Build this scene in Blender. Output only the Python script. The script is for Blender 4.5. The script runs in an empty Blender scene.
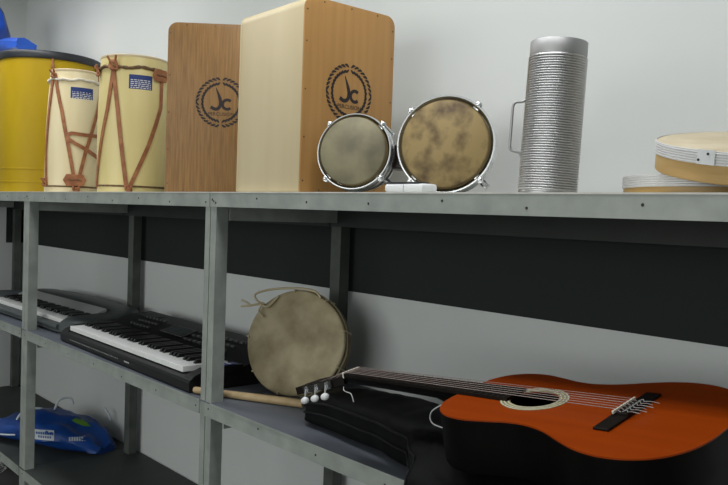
import bpy, bmesh, math, random
from mathutils import Vector, Matrix, noise
PI = math.pi
random.seed(7)
S = bpy.context.scene
COL = S.collection

# ------------------------------------------------------------------ camera
cam = bpy.data.objects.new('camera', bpy.data.cameras.new('camera'))
COL.objects.link(cam)
F = Vector((-0.73883639, 0.67290973, -0.03623938))
R = Vector((0.67201526, 0.73972348, 0.03470813))
U = Vector((-0.05016256, -0.00129021, 0.99874023))
M = Matrix((R, U, -F)).transposed().to_4x4()
M.translation = (0, -1.1487, -0.04864)
cam.matrix_world = M
cam.data.sensor_width = 36
cam.data.lens = 757.24 / 728 * 36
cam.data.clip_start = 0.02
S.camera = cam

# ------------------------------------------------------------------ world, lamps, exposure
S.view_settings.view_transform = 'Standard'
S.view_settings.look = 'None'
S.view_settings.gamma = 1
S.view_settings.use_curve_mapping = False
S.view_settings.exposure = 0.0
W = bpy.data.worlds.new('world'); S.world = W
W.use_nodes = True
W.node_tree.nodes['Background'].inputs[0].default_value = (0.8, 0.9, 1.0, 1)
W.node_tree.nodes['Background'].inputs[1].default_value = 0.05

def area(name, loc, target, sx, sy, power, color):
    l = bpy.data.lights.new(name, 'AREA'); l.shape = 'RECTANGLE'
    l.size = sx; l.size_y = sy; l.energy = power; l.color = color
    o = bpy.data.objects.new(name, l); COL.objects.link(o)
    o.location = loc
    o.rotation_euler = (Vector(target) - Vector(loc)).to_track_quat('-Z', 'Y').to_euler()
    return o
area('ceiling_lamp', (-3.6, -0.28, 1.23), (-3.6, -0.28, 0), 1.6, 0.3, 17, (0.98, 0.99, 1.0))
area('ceiling_lamp', (-1.1, -0.28, 1.23), (-1.1, -0.28, 0), 1.6, 0.3, 17.5, (0.98, 0.99, 1.0))
area('low_fill_light', (-1.0, -5.5, 0.3), (-1.0, 0, -0.1), 5.6, 1.6, 110, (0.98, 1.0, 0.97))  # broad low fill added behind the camera to light upright surfaces below the shelf

# ------------------------------------------------------------------ materials
def nd(nt, t, **kw):
    n = nt.nodes.new(t)
    for k, v in kw.items(): setattr(n, k, v)
    return n
def mat(name, c1, c2=None, scale=(4, 4, 4), rough=0.6, metal=0.0, bump=0.0, detail=4, lo=0.35, hi=0.65, coat=0.0, rvar=0.0, spec=0.5):
    m = bpy.data.materials.new(name); m.use_nodes = True
    nt = m.node_tree; b = nt.nodes['Principled BSDF']
    b.inputs['Roughness'].default_value = rough; b.inputs['Metallic'].default_value = metal
    b.inputs['Coat Weight'].default_value = coat; b.inputs['Coat Roughness'].default_value = 0.15
    b.inputs['Specular IOR Level'].default_value = spec
    b.inputs['Base Color'].default_value = (*c1, 1)
    if c2 is not None or bump:
        tc = nd(nt, 'ShaderNodeTexCoord'); mp = nd(nt, 'ShaderNodeMapping'); mp.inputs['Scale'].default_value = scale
        nz = nd(nt, 'ShaderNodeTexNoise'); nz.inputs['Scale'].default_value = 1; nz.inputs['Detail'].default_value = detail
        nt.links.new(tc.outputs['Object'], mp.inputs[0]); nt.links.new(mp.outputs[0], nz.inputs[0])
        if c2 is not None:
            r = nd(nt, 'ShaderNodeValToRGB')
            r.color_ramp.elements[0].position = lo; r.color_ramp.elements[0].color = (*c1, 1)
            r.color_ramp.elements[1].position = hi; r.color_ramp.elements[1].color = (*c2, 1)
            nt.links.new(nz.outputs[0], r.inputs[0]); nt.links.new(r.outputs[0], b.inputs['Base Color'])
        if bump:
            bp = nd(nt, 'ShaderNodeBump'); bp.inputs['Strength'].default_value = bump; bp.inputs['Distance'].default_value = 0.01
            nt.links.new(nz.outputs[0], bp.inputs['Height']); nt.links.new(bp.outputs[0], b.inputs['Normal'])
        if rvar:
            mr = nd(nt, 'ShaderNodeMapRange'); mr.inputs[3].default_value = rough - rvar; mr.inputs[4].default_value = rough + rvar
            nt.links.new(nz.outputs[0], mr.inputs[0]); nt.links.new(mr.outputs[0], b.inputs['Roughness'])
    return m

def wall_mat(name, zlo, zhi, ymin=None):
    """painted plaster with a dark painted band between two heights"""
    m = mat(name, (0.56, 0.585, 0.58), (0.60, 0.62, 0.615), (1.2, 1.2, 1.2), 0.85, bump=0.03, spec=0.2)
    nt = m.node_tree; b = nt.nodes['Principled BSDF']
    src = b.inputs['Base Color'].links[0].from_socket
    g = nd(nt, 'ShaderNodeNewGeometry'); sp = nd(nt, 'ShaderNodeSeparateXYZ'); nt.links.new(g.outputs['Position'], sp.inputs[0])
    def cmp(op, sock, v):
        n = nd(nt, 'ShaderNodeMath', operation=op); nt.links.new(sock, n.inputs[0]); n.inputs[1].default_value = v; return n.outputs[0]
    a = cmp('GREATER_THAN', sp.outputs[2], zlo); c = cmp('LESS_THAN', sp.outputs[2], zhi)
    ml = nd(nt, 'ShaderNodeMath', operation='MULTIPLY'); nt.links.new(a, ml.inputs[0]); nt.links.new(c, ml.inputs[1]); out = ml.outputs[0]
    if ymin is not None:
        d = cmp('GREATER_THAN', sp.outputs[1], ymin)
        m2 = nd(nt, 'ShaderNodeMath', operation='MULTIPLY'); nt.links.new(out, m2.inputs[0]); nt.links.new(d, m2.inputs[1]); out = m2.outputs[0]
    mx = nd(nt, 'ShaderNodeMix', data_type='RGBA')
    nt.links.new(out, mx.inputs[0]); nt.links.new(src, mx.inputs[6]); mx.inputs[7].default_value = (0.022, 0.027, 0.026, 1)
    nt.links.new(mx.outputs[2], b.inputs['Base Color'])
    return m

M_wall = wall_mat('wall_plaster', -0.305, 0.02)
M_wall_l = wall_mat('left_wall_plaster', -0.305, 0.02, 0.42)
M_plain = mat('plain_plaster', (0.56, 0.58, 0.575), rough=0.85)
M_ceil = mat('ceiling_paint', (0.75, 0.76, 0.75), rough=0.9)
M_floor = mat('floor_tile', (0.10, 0.10, 0.10), (0.15, 0.15, 0.145), (3, 3, 3), 0.5)
M_frame = mat('grey_painted_steel', (0.23, 0.255, 0.235), (0.33, 0.355, 0.33), (14, 14, 14), 0.5, bump=0.05, lo=0.3, hi=0.7)
M_dark = mat('shaded_rail_steel', (0.014, 0.018, 0.016), (0.018, 0.023, 0.021), (10, 10, 10), 0.6)  # shade under the top shelf put into the rear rail's colour
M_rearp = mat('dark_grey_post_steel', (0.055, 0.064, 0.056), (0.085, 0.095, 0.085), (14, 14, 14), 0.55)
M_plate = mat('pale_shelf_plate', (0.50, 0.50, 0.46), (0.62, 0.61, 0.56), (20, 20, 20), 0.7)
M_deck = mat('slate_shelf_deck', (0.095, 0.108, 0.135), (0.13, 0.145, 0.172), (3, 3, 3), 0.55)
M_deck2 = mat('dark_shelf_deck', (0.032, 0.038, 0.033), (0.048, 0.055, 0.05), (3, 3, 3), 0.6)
M_bolt = mat('dark_bolt', (0.03, 0.03, 0.03), rough=0.5, metal=0.6)
M_yellow = mat('yellow_drum_lacquer', (0.40, 0.26, 0.003), (0.47, 0.32, 0.004), (5, 5, 2), 0.5, bump=0.04, spec=0.25)
M_blackr = mat('black_rubber', (0.014, 0.016, 0.02), rough=0.45)
M_cream = mat('cream_lacquered_wood', (0.78, 0.66, 0.39), (0.84, 0.74, 0.48), (9, 9, 1.5), 0.42, bump=0.03)
M_cream2 = mat('pale_yellow_lacquered_wood', (0.72, 0.60, 0.25), (0.80, 0.68, 0.33), (9, 9, 1.5), 0.4, bump=0.03)
M_skin_c = mat('calf_skin', (0.62, 0.50, 0.30), (0.70, 0.60, 0.40), (12, 12, 12), 0.6)
M_leather = mat('tan_leather', (0.28, 0.10, 0.04), (0.42, 0.17, 0.07), (40, 40, 40), 0.6, bump=0.1)
M_rope_w = mat('white_rope', (0.62, 0.57, 0.46), (0.72, 0.68, 0.58), (80, 80, 80), 0.8, bump=0.2)
M_rope_b = mat('brown_rope', (0.10, 0.055, 0.025), (0.20, 0.12, 0.06), (80, 80, 80), 0.8, bump=0.3)
M_label = mat('blue_paper', (0.014, 0.04, 0.20), rough=0.5)
M_white = mat('white_print', (0.75, 0.76, 0.76), rough=0.6)
M_caj_o = mat('orange_veneer', (0.40, 0.205, 0.058), (0.46, 0.245, 0.075), (60, 60, 2.2), 0.5, detail=3, bump=0.02, lo=0.3, hi=0.7)
M_caj_b = mat('brown_veneer', (0.20, 0.100, 0.026), (0.33, 0.172, 0.050), (170, 170, 9), 0.5, detail=5, bump=0.03, lo=0.3, hi=0.7)
M_blond = mat('blond_plywood', (0.54, 0.445, 0.262), (0.63, 0.535, 0.345), (7, 7, 0.8), 0.5, detail=3, lo=0.3, hi=0.7)
M_ink = mat('dark_burnt_ink', (0.016, 0.010, 0.010), rough=0.6)
M_brass = mat('small_screw_steel', (0.10, 0.08, 0.05), rough=0.4, metal=0.7)
M_chrome = mat('chrome', (0.84, 0.86, 0.88), rough=0.25, metal=1.0)
M_steel = mat('brushed_steel', (0.50, 0.50, 0.50), rough=0.38, metal=1.0)
M_steelm = mat('matt_steel', (0.40, 0.40, 0.40), rough=0.55, metal=1.0)
M_skin_l = mat('greenish_hide', (0.12, 0.105, 0.07), (0.26, 0.235, 0.14), (11, 11, 11), 0.65, detail=10, bump=0.05, lo=0.3, hi=0.62)
M_skin_r = mat('stained_brown_hide', (0.085, 0.05, 0.018), (0.30, 0.215, 0.085), (22, 22, 22), 0.65, detail=12, bump=0.08, lo=0.30, hi=0.56)
M_skin_cl = mat('dark_hide_collar', (0.12, 0.085, 0.035), (0.19, 0.14, 0.06), (20, 20, 20), 0.6)
M_shell = mat('dark_wood_shell', (0.02, 0.012, 0.010), rough=0.3)
M_wplastic = mat('white_plastic', (0.72, 0.74, 0.75), rough=0.35)
M_dr_wood = mat('honey_wood', (0.40, 0.25, 0.085), (0.50, 0.33, 0.13), (6, 6, 60), 0.5, bump=0.03)
M_dr_skin = mat('pale_goat_skin', (0.50, 0.42, 0.28), (0.60, 0.52, 0.37), (14, 14, 14), 0.65, bump=0.05)
M_band = mat('white_ridged_band', (0.58, 0.58, 0.58), (0.68, 0.68, 0.68), (1, 1, 1), 0.4, metal=0.2)
M_hide = mat('frame_drum_hide', (0.24, 0.19, 0.10), (0.50, 0.43, 0.27), (9, 9, 9), 0.65, detail=7, bump=0.05, lo=0.35, hi=0.65)
M_hoopw = mat('dark_frame_wood', (0.14, 0.09, 0.035), (0.24, 0.165, 0.075), (30, 30, 30), 0.6)
M_cord = mat('cream_cord', (0.56, 0.48, 0.31), rough=0.8)
M_stick = mat('beech_stick', (0.42, 0.30, 0.15), (0.52, 0.38, 0.21), (30, 30, 30), 0.5)
M_kb = mat('black_keyboard_plastic', (0.010, 0.010, 0.011), rough=0.5, spec=0.25)
M_kb2 = mat('charcoal_button_plastic', (0.045, 0.046, 0.048), rough=0.4)
M_kg = mat('grey_keyboard_plastic', (0.055, 0.066, 0.068), (0.07, 0.082, 0.085), (6, 6, 6), 0.4)
M_kgd = mat('dark_grey_grille', (0.06, 0.063, 0.065), (0.10, 0.10, 0.10), (90, 90, 90), 0.6)
M_silver = mat('silver_plastic', (0.36, 0.37, 0.37), rough=0.4)
M_fret = mat('worn_fret_metal', (0.05, 0.05, 0.045), rough=0.4, metal=0.6)
M_key = mat('white_key_plastic', (0.80, 0.81, 0.80), rough=0.3)
M_bkey = mat('black_key_plastic', (0.006, 0.006, 0.007), rough=0.35)
M_lcd = mat('display_glass', (0.05, 0.06, 0.065), rough=0.12)
M_stk = mat('blue_sticker', (0.05, 0.08, 0.35), rough=0.4)
M_cloth = mat('black_nylon', (0.002, 0.002, 0.0023), (0.0045, 0.0048, 0.005), (10, 10, 10), 0.65, bump=0.2, spec=0.1)
M_pipe = mat('black_piping', (0.006, 0.006, 0.007), rough=0.5, spec=0.2)
M_gtop = mat('orange_spruce_lacquer', (0.27, 0.036, 0.0008), (0.32, 0.047, 0.0012), (1.2, 34, 10), 0.33, lo=0.3, hi=0.7, spec=0.22)
M_gblk = mat('black_lacquer', (0.002, 0.0016, 0.0016), rough=0.4, spec=0.1)
M_rosw = mat('rosewood', (0.006, 0.004, 0.003), (0.010, 0.007, 0.005), (8, 60, 8), 0.55, spec=0.15)
M_rosette = mat('rosette_inlay', (0.16, 0.19, 0.10), (0.42, 0.36, 0.18), (160, 160, 10), 0.5)
M_ivory = mat('ivory_plastic', (0.72, 0.68, 0.58), rough=0.35)
M_string = mat('nylon_string', (0.24, 0.19, 0.17), rough=0.4)
M_blue = mat('blue_plastic_sheet', (0.006, 0.045, 0.30), (0.012, 0.075, 0.42), (8, 8, 8), 0.32, bump=0.1)
M_bagb = mat('blue_woven_plastic', (0.004, 0.045, 0.24), (0.007, 0.07, 0.34), (7, 7, 7), 0.45, bump=0.1)
M_green = mat('green_print', (0.12, 0.28, 0.03), rough=0.5)
M_pale = mat('pale_plastic_film', (0.55, 0.60, 0.64), rough=0.4)

# ------------------------------------------------------------------ mesh helpers
class MB:
    def __init__(s): s.bm = bmesh.new()
    def box(s, x0, x1, y0, y1, z0, z1, mtx=None, bev=0.0):
        t = bmesh.new()
        bmesh.ops.create_cube(t, size=1)
        for v in t.verts:
            v.co = Vector(((x0+x1)/2 + v.co.x*(x1-x0), (y0+y1)/2 + v.co.y*(y1-y0), (z0+z1)/2 + v.co.z*(z1-z0)))
        if bev: bmesh.ops.bevel(t, geom=t.edges[:], offset=bev, segments=2, affect='EDGES', profile=0.5)
        return s.merge(t, mtx)
    def merge(s, t, mtx=None):
        if mtx is not None: t.transform(mtx)
        me = bpy.data.meshes.new('t'); t.to_mesh(me); t.free(); s.bm.from_mesh(me); bpy.data.meshes.remove(me); return s
    def lathe(s, prof, n=48, mtx=None, cap=True):
        t = bmesh.new(); rings = []
        for r, z in prof:
            if r < 1e-6: rings.append([t.verts.new((0, 0, z))])
            else: rings.append([t.verts.new((r*math.cos(2*PI*i/n), r*math.sin(2*PI*i/n), z)) for i in range(n)])
        for a, b in zip(rings, rings[1:]):
            for i in range(n):
                j = (i+1) % n
                if len(a) == 1 and len(b) == 1: continue
                if len(a) == 1: t.faces.new((a[0], b[j], b[i]))
                elif len(b) == 1: t.faces.new((a[i], a[j], b[0]))
                else: t.faces.new((a[i], a[j], b[j], b[i]))
        if cap:
            if len(rings[0]) > 1: t.faces.new(rings[0][::-1])
            if len(rings[-1]) > 1: t.faces.new(rings[-1])
        return s.merge(t, mtx)
    def tube(s, pts, r, n=8, mtx=None, closed=False, flat=1.0):
        """round tube along points; r may be a list"""
        t = bmesh.new(); P = [Vector(p) for p in pts]; N = len(P); rings = []
        prev = None
        for i, p in enumerate(P):
            if closed: d = P[(i+1) % N] - P[i-1]
            else: d = P[min(i+1, N-1)] - P[max(i-1, 0)]
            d.normalize()
            if prev is None:
                a = Vector((0, 0, 1)) if abs(d.z) < 0.9 else Vector((1, 0, 0))
                e = d.cross(a).normalized()
            else: e = (prev - d*prev.dot(d)).normalized()
            prev = e; f = d.cross(e); rr = r[i] if isinstance(r, (list, tuple)) else r
            rings.append([t.verts.new(p + (e*math.cos(2*PI*k/n) + f*math.sin(2*PI*k/n)*flat)*rr) for k in range(n)])
        M_ = N if closed else N-1
        for i in range(M_):
            a, b = rings[i], rings[(i+1) % N]
            for k in range(n): t.faces.new((a[k], a[(k+1) % n], b[(k+1) % n], b[k]))
        if not closed: t.faces.new(rings[0][::-1]); t.faces.new(rings[-1])
        bmesh.ops.recalc_face_normals(t, faces=t.faces[:])
        return s.merge(t, mtx)
    def ribbon(s, pts, nrm, w, th, mtx=None, closed=False):
        t = bmesh.new(); P = [Vector(p) for p in pts]; N = len(P); rings = []
        for i, p in enumerate(P):
            d = (P[(i+1) % N] - P[i-1]) if closed else (P[min(i+1, N-1)] - P[max(i-1, 0)])
            d.normalize(); n_ = Vector(nrm[i]).normalized(); e = d.cross(n_).normalized()
            ww = w[i] if isinstance(w, (list, tuple)) else w
            rings.append([t.verts.new(p + e*ww*a + n_*th*b) for a, b in ((-.5, 0), (.5, 0), (.5, 1), (-.5, 1))])
        for i in range(N if closed else N-1):
            a, b = rings[i], rings[(i+1) % N]
            for k in range(4): t.faces.new((a[k], a[(k+1) % 4], b[(k+1) % 4], b[k]))
        if not closed: t.faces.new(rings[0][::-1]); t.faces.new(rings[-1])
        bmesh.ops.recalc_face_normals(t, faces=t.faces[:])
        return s.merge(t, mtx)
    def prism(s, outline, z0, z1, mtx=None, bev=0.0):
        """outline in XY extruded along Z"""
        t = bmesh.new()
        b = [t.verts.new((x, y, z0)) for x, y in outline]; u = [t.verts.new((x, y, z1)) for x, y in outline]
        t.faces.new(b[::-1]); t.faces.new(u); n = len(b)
        for i in range(n): t.faces.new((b[i], b[(i+1) % n], u[(i+1) % n], u[i]))
        bmesh.ops.recalc_face_normals(t, faces=t.faces[:])
        if bev: bmesh.ops.bevel(t, geom=[e for e in t.edges if abs(e.verts[0].co.z-e.verts[1].co.z) < 1e-6], offset=bev, segments=2, affect='EDGES', profile=0.5)
        return s.merge(t, mtx)
    def loft(s, secs, mtx=None, cap=True):
        t = bmesh.new(); rings = [[t.verts.new(p) for p in q] for q in secs]
        for a, b in zip(rings, rings[1:]):
            n = len(a)
            for k in range(n): t.faces.new((a[k], a[(k+1) % n], b[(k+1) % n], b[k]))
        if cap: t.faces.new(rings[0][::-1]); t.faces.new(rings[-1])
        bmesh.ops.recalc_face_normals(t, faces=t.faces[:])
        return s.merge(t, mtx)
    def build(s, name, m, parent=None, smooth=None):
        me = bpy.data.meshes.new(name); s.bm.to_mesh(me); s.bm.free()
        me.materials.append(m)
        if smooth:
            for p in me.polygons: p.use_smooth = True
            me.set_sharp_from_angle(angle=math.radians(smooth))
        o = bpy.data.objects.new(name, me); COL.objects.link(o)
        if parent is not None: o.parent = parent
        return o

def tag(o, label=None, cat=None, group=None, kind=None):
    if label: o['label'] = label
    if cat: o['category'] = cat
    if group: o['group'] = group
    if kind: o['kind'] = kind
    return o
def empty(name, loc=(0, 0, 0), rz=0.0, label=None, cat=None, group=None, mtx=None):
    o = bpy.data.objects.new(name, None); COL.objects.link(o); o.empty_display_size = 0.05
    if mtx is not None: o.matrix_world = mtx
    else: o.location = loc; o.rotation_euler = (0, 0, rz)
    return tag(o, label, cat, group)
def text_mesh(name, body, size, m, parent, mtx, depth=0.0004, align='CENTER', sx=1.0):
    c = bpy.data.curves.new(name, 'FONT'); c.body = body; c.size = size; c.extrude = depth
    c.align_x = align; c.align_y = 'CENTER'; c.resolution_u = 3
    t = bpy.data.objects.new(name, c); COL.objects.link(t)
    me = bpy.data.meshes.new_from_object(t); COL.objects.unlink(t); bpy.data.objects.remove(t)
    me.transform(Matrix.Diagonal((sx, 1, 1, 1))); me.transform(mtx); me.materials.clear(); me.materials.append(m)
    o = bpy.data.objects.new(name, me); COL.objects.link(o); o.parent = parent
    return o
def T(x, y, z): return Matrix.Translation((x, y, z))
def RX(a): return Matrix.Rotation(a, 4, 'X')
def RY(a): return Matrix.Rotation(a, 4, 'Y')
def RZ(a): return Matrix.Rotation(a, 4, 'Z')
def cr(pts, n=6):
    """Catmull-Rom resample"""
    P = [Vector(p) for p in pts]; out = []
    for i in range(len(P)-1):
        a, b, c, d = P[max(i-1, 0)], P[i], P[i+1], P[min(i+2, len(P)-1)]
        for k in range(n):
            t = k/n
            out.append(0.5*((2*b) + (c-a)*t + (2*a-5*b+4*c-d)*t*t + (3*b-a-3*c+d)*t**3))
    out.append(P[-1]); return out

# ------------------------------------------------------------------ room
XL, XR, YB, YF, ZF, ZC = -5.13, 2.2, 0.522, -5.6, -1.5, 1.25
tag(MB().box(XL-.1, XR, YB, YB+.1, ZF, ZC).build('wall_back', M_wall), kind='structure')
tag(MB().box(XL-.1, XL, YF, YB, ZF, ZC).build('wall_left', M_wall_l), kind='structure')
tag(MB().box(XR, XR+.1, YF, YB+.1, ZF, ZC).build('wall_right', M_plain), kind='structure')
tag(MB().box(XL-.1, XR+.1, YF-.1, YF, ZF, ZC).build('wall_front', M_plain), kind='structure')
tag(MB().box(XL-.1, XR+.1, YF-.1, YB+.1, ZF-.1, ZF).build('floor', M_floor), kind='structure')
tag(MB().box(XL-.1, XR+.1, YF-.1, YB+.1, ZC, ZC+.1).build('ceiling', M_ceil), kind='structure')

# ------------------------------------------------------------------ shelving units
TH = 0.003
ZS = (0.0, -0.611, -1.235)      # underside-of-plate level of the three tiers
def shelving(x0, x1, label, wl, wr, ro, rw, last=False):
    """x0..x1; wl / wr widths of the left and right front post flanges"""
    root = empty('metal_shelving_unit', (0, 0, ZF), 0, label, 'shelf', 'grey steel shelving units')
    Z = Matrix.Translation((0, 0, -ZF))
    def post(xa, xb, y0, dirn, pm=M_frame):
        m = MB()
        m.box(xa, xb, y0, y0+TH, ZF+.001, -.0005, Z)
        m.box(xb-TH, xb, y0+TH, y0+.04, ZF+.001, -.0005, Z)
        m.build('post', pm, root)
    post(x0, x0+wl, .0, 1); post(x1-wr, x1, .0, 1)
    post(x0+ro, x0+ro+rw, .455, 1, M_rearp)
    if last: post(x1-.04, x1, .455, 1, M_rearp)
    for k, z in enumerate(ZS):
        # front rail, rear rail
        xa, xb = (x0, x1) if k == 0 else (x0+.0005, x1-wr-.0005)
        h = .04
        m = MB(); m.box(xa, xb, -.0035, -.0005, z-h, z, Z); m.box(xa, xb, -.0005, .03, z-.003, z-.0003, Z) if k == 0 else m.box(x0+wl, xb, -.0005, .03, z-.003, z-.0003, Z)
        rail = m.build('front_rail', M_frame, root)
        rr = random.Random(int(abs(x0*100))+k)
        L = xb-xa; n = max(3, int(L/.22))
        for i in range(n+1):
            bx = xa+.02+(L-.04)*i/n+rr.uniform(-.01, .01)*(0 < i < n)
            MB().lathe([(0, .0012), (.0026, .0008), (.003, 0)], 10, Z @ T(bx, -.0036, z-.02+rr.uniform(-.008, .006)) @ RX(PI/2), cap=False).build('bolt', M_bolt, rail)
        if k == 0:
            for dx in (.012, .03): MB().lathe([(0, .0012), (.003, .0008), (.0035, 0)], 10, Z @ T(x0+dx, -.0036, z-.013-dx*.5) @ RX(PI/2), cap=False).build('bolt', M_bolt, rail)
        hr = .09 if k == 0 else .04
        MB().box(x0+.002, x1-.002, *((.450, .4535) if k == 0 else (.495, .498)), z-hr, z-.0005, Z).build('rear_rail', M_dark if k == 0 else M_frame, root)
        for xs in (x0+.0035+wl, x1-.007-max(wr, .03)):
            MB().box(xs, xs+.003, .041, .449, z-.078, z-.0035, Z).build('side_brace', M_frame, root)
        # deck plate
        d = MB(); d.box(x0+.0005, x1-.0005, -.0045 if k == 0 else -.004, .516, z, z+.003, Z)
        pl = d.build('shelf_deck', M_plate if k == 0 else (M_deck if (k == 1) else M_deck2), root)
        if k:
            MB().box(x0+.0005 if k == 0 else x0+wl+.001, xb, -.0047, -.0042, z-.002, z+.003, Z).build('deck_edge', M_frame, root)
    return root
shelving(-5.12, -3.486, 'grey steel shelving unit at the far left corner under the yellow drum', .03, .029, .004, .04)
shelving(-3.484, -1.928, 'grey steel shelving unit in the middle holding the black keyboard', .040, .026, .052, .052)
shelving(-1.924, -.36, 'grey steel shelving unit on the right holding the guitar', .030, .03, .002, .048, True)
Z0 = 0.003; Z1 = -0.608; Z2 = -1.232

# ------------------------------------------------------------------ cajons
def stroke2d(pts, w):
    """polyline to outline pieces (x,z) of variable width"""
    P = [Vector((p[0], p[1], 0)) for p in pts]; out = []
    return P
def cajon(corner, ang, w, d, h, mface, label, cx, cz, lr, side):
    root = empty('cajon_drum', (corner[0], corner[1], Z0), ang, label, 'drum', None)
    def rr(x0, x1, z0, z1, r, rb, n=6):
        o = []
        for (cx_, cz_, a0, q) in ((x1-rb, z0+rb, -PI/2, rb), (x1-r, z1-r, 0, r), (x0+r, z1-r, PI/2, r), (x0+rb, z0+rb, PI, rb)):
            for i in range(n+1):
                a = a0+PI/2*i/n; o.append((cx_+q*math.cos(a), cz_+q*math.sin(a)))
        return o
    up = Matrix(((1, 0, 0, 0), (0, 0, -1, 0), (0, 1, 0, 0), (0, 0, 0, 1)))   # (x,y,z)->(x,-z,y)
    up2 = Matrix(((1, 0, 0, 0), (0, 0, 1, 0), (0, 1, 0, 0), (0, 0, 0, 1)))  # (x,y,z)->(x,z,y)
    MB().prism(rr(0.0015, w-.0015, 0, h-.0015, .026, .006), .006, d-.006, up2, .0).build('body', M_blond, root, 40)
    MB().prism(rr(0, w, 0, h, .03, .006), 0, .0058, up2, .0012).build('front_plate', mface, root, 40)
    MB().prism(rr(0, w, 0, h, .03, .006), d-.0058, d, up2, .0012).build('back_plate', M_blond, root, 40)
    for (x, z) in [(.008, z_) for z_ in (.03, .14, .26, .38, h-.035)]+[(w-.008, z_) for z_ in (.03, .14, .26, .38, h-.04)]+[(x_, h-.008) for x_ in (.06, .15, .24)]+[(x_, .008) for x_ in (.06, .15, .24)]:
        MB().lathe([(.0022, 0), (.002, .001), (0, .0014)], 8, T(x, 0, z) @ RX(PI/2)).build('screw', M_brass, root)
    # burnt logo: laurel ring and the letters J c
    lg = MB(); y0 = -.0004
    n_ = (0, -1, 0)
    NL = 9
    for s_ in (-1, 1):
        for hf in (-1, 1):
            for i in range(NL):
                a = hf*PI/2+s_*hf*(-1)*(0.05+(PI/2-.22)*i/(NL-1))
                ca, sa = math.cos(a), math.sin(a); rad = Vector((ca, 0, sa)); t_ = Vector((-sa, 0, ca))*(-s_*hf)
                for o_, r0 in ((1, .94), (-1, .86)):
                    c = Vector((cx, y0, cz))+rad*lr*r0; e = c+t_*lr*.21+rad*lr*.10*o_
                    mid = (c+e)/2+rad*lr*.035*o_
                    lg.ribbon([c, (c+mid)/2, mid, (mid+e)/2, e], [n_]*5, [lr*.02, lr*.075, lr*.095, lr*.07, lr*.01], .0004)
    J = cr([(-.22, .62), (-.16, .46), (-.08, .26), (-.02, .04), (-.04, -.16), (-.14, -.27), (-.28, -.28), (-.43, -.20)], 5)
    wJ = [lr*(.02+.12*min(1, i/12)) for i in range(len(J))]
    lg.ribbon([(cx+p.x*lr*1.0, y0, cz+p.y*lr) for p in J], [n_]*len(J), wJ, .0004)
    Cc = [(0.27+.20*math.cos(a), -.08+.20*math.sin(a)) for a in [math.radians(45+k*270/18) for k in range(19)]]
    lg.ribbon([(cx+p[0]*lr, y0, cz+p[1]*lr) for p in Cc], [n_]*19, lr*.12, .0004)
    lo = lg.build('logo', M_ink, root)
    text_mesh('lettering', 'PERCUSION', lr*.21, M_ink, lo, T(cx+.02*lr, -.0006, cz-.50*lr) @ RX(PI/2), .0002)
    return root
cajon((-1.522, .012), 1.541, .305, .307, .494, M_caj_o, 'tall cajon with orange logo face and blond side beside the silver bongos', .150, .266, .072, 1)
cajon((-2.267, .029), .852, .320, .300, .550, M_caj_b, 'brown faced cajon with round logo between blond cajon and cream drums', .176, .297, .076, 1)

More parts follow.
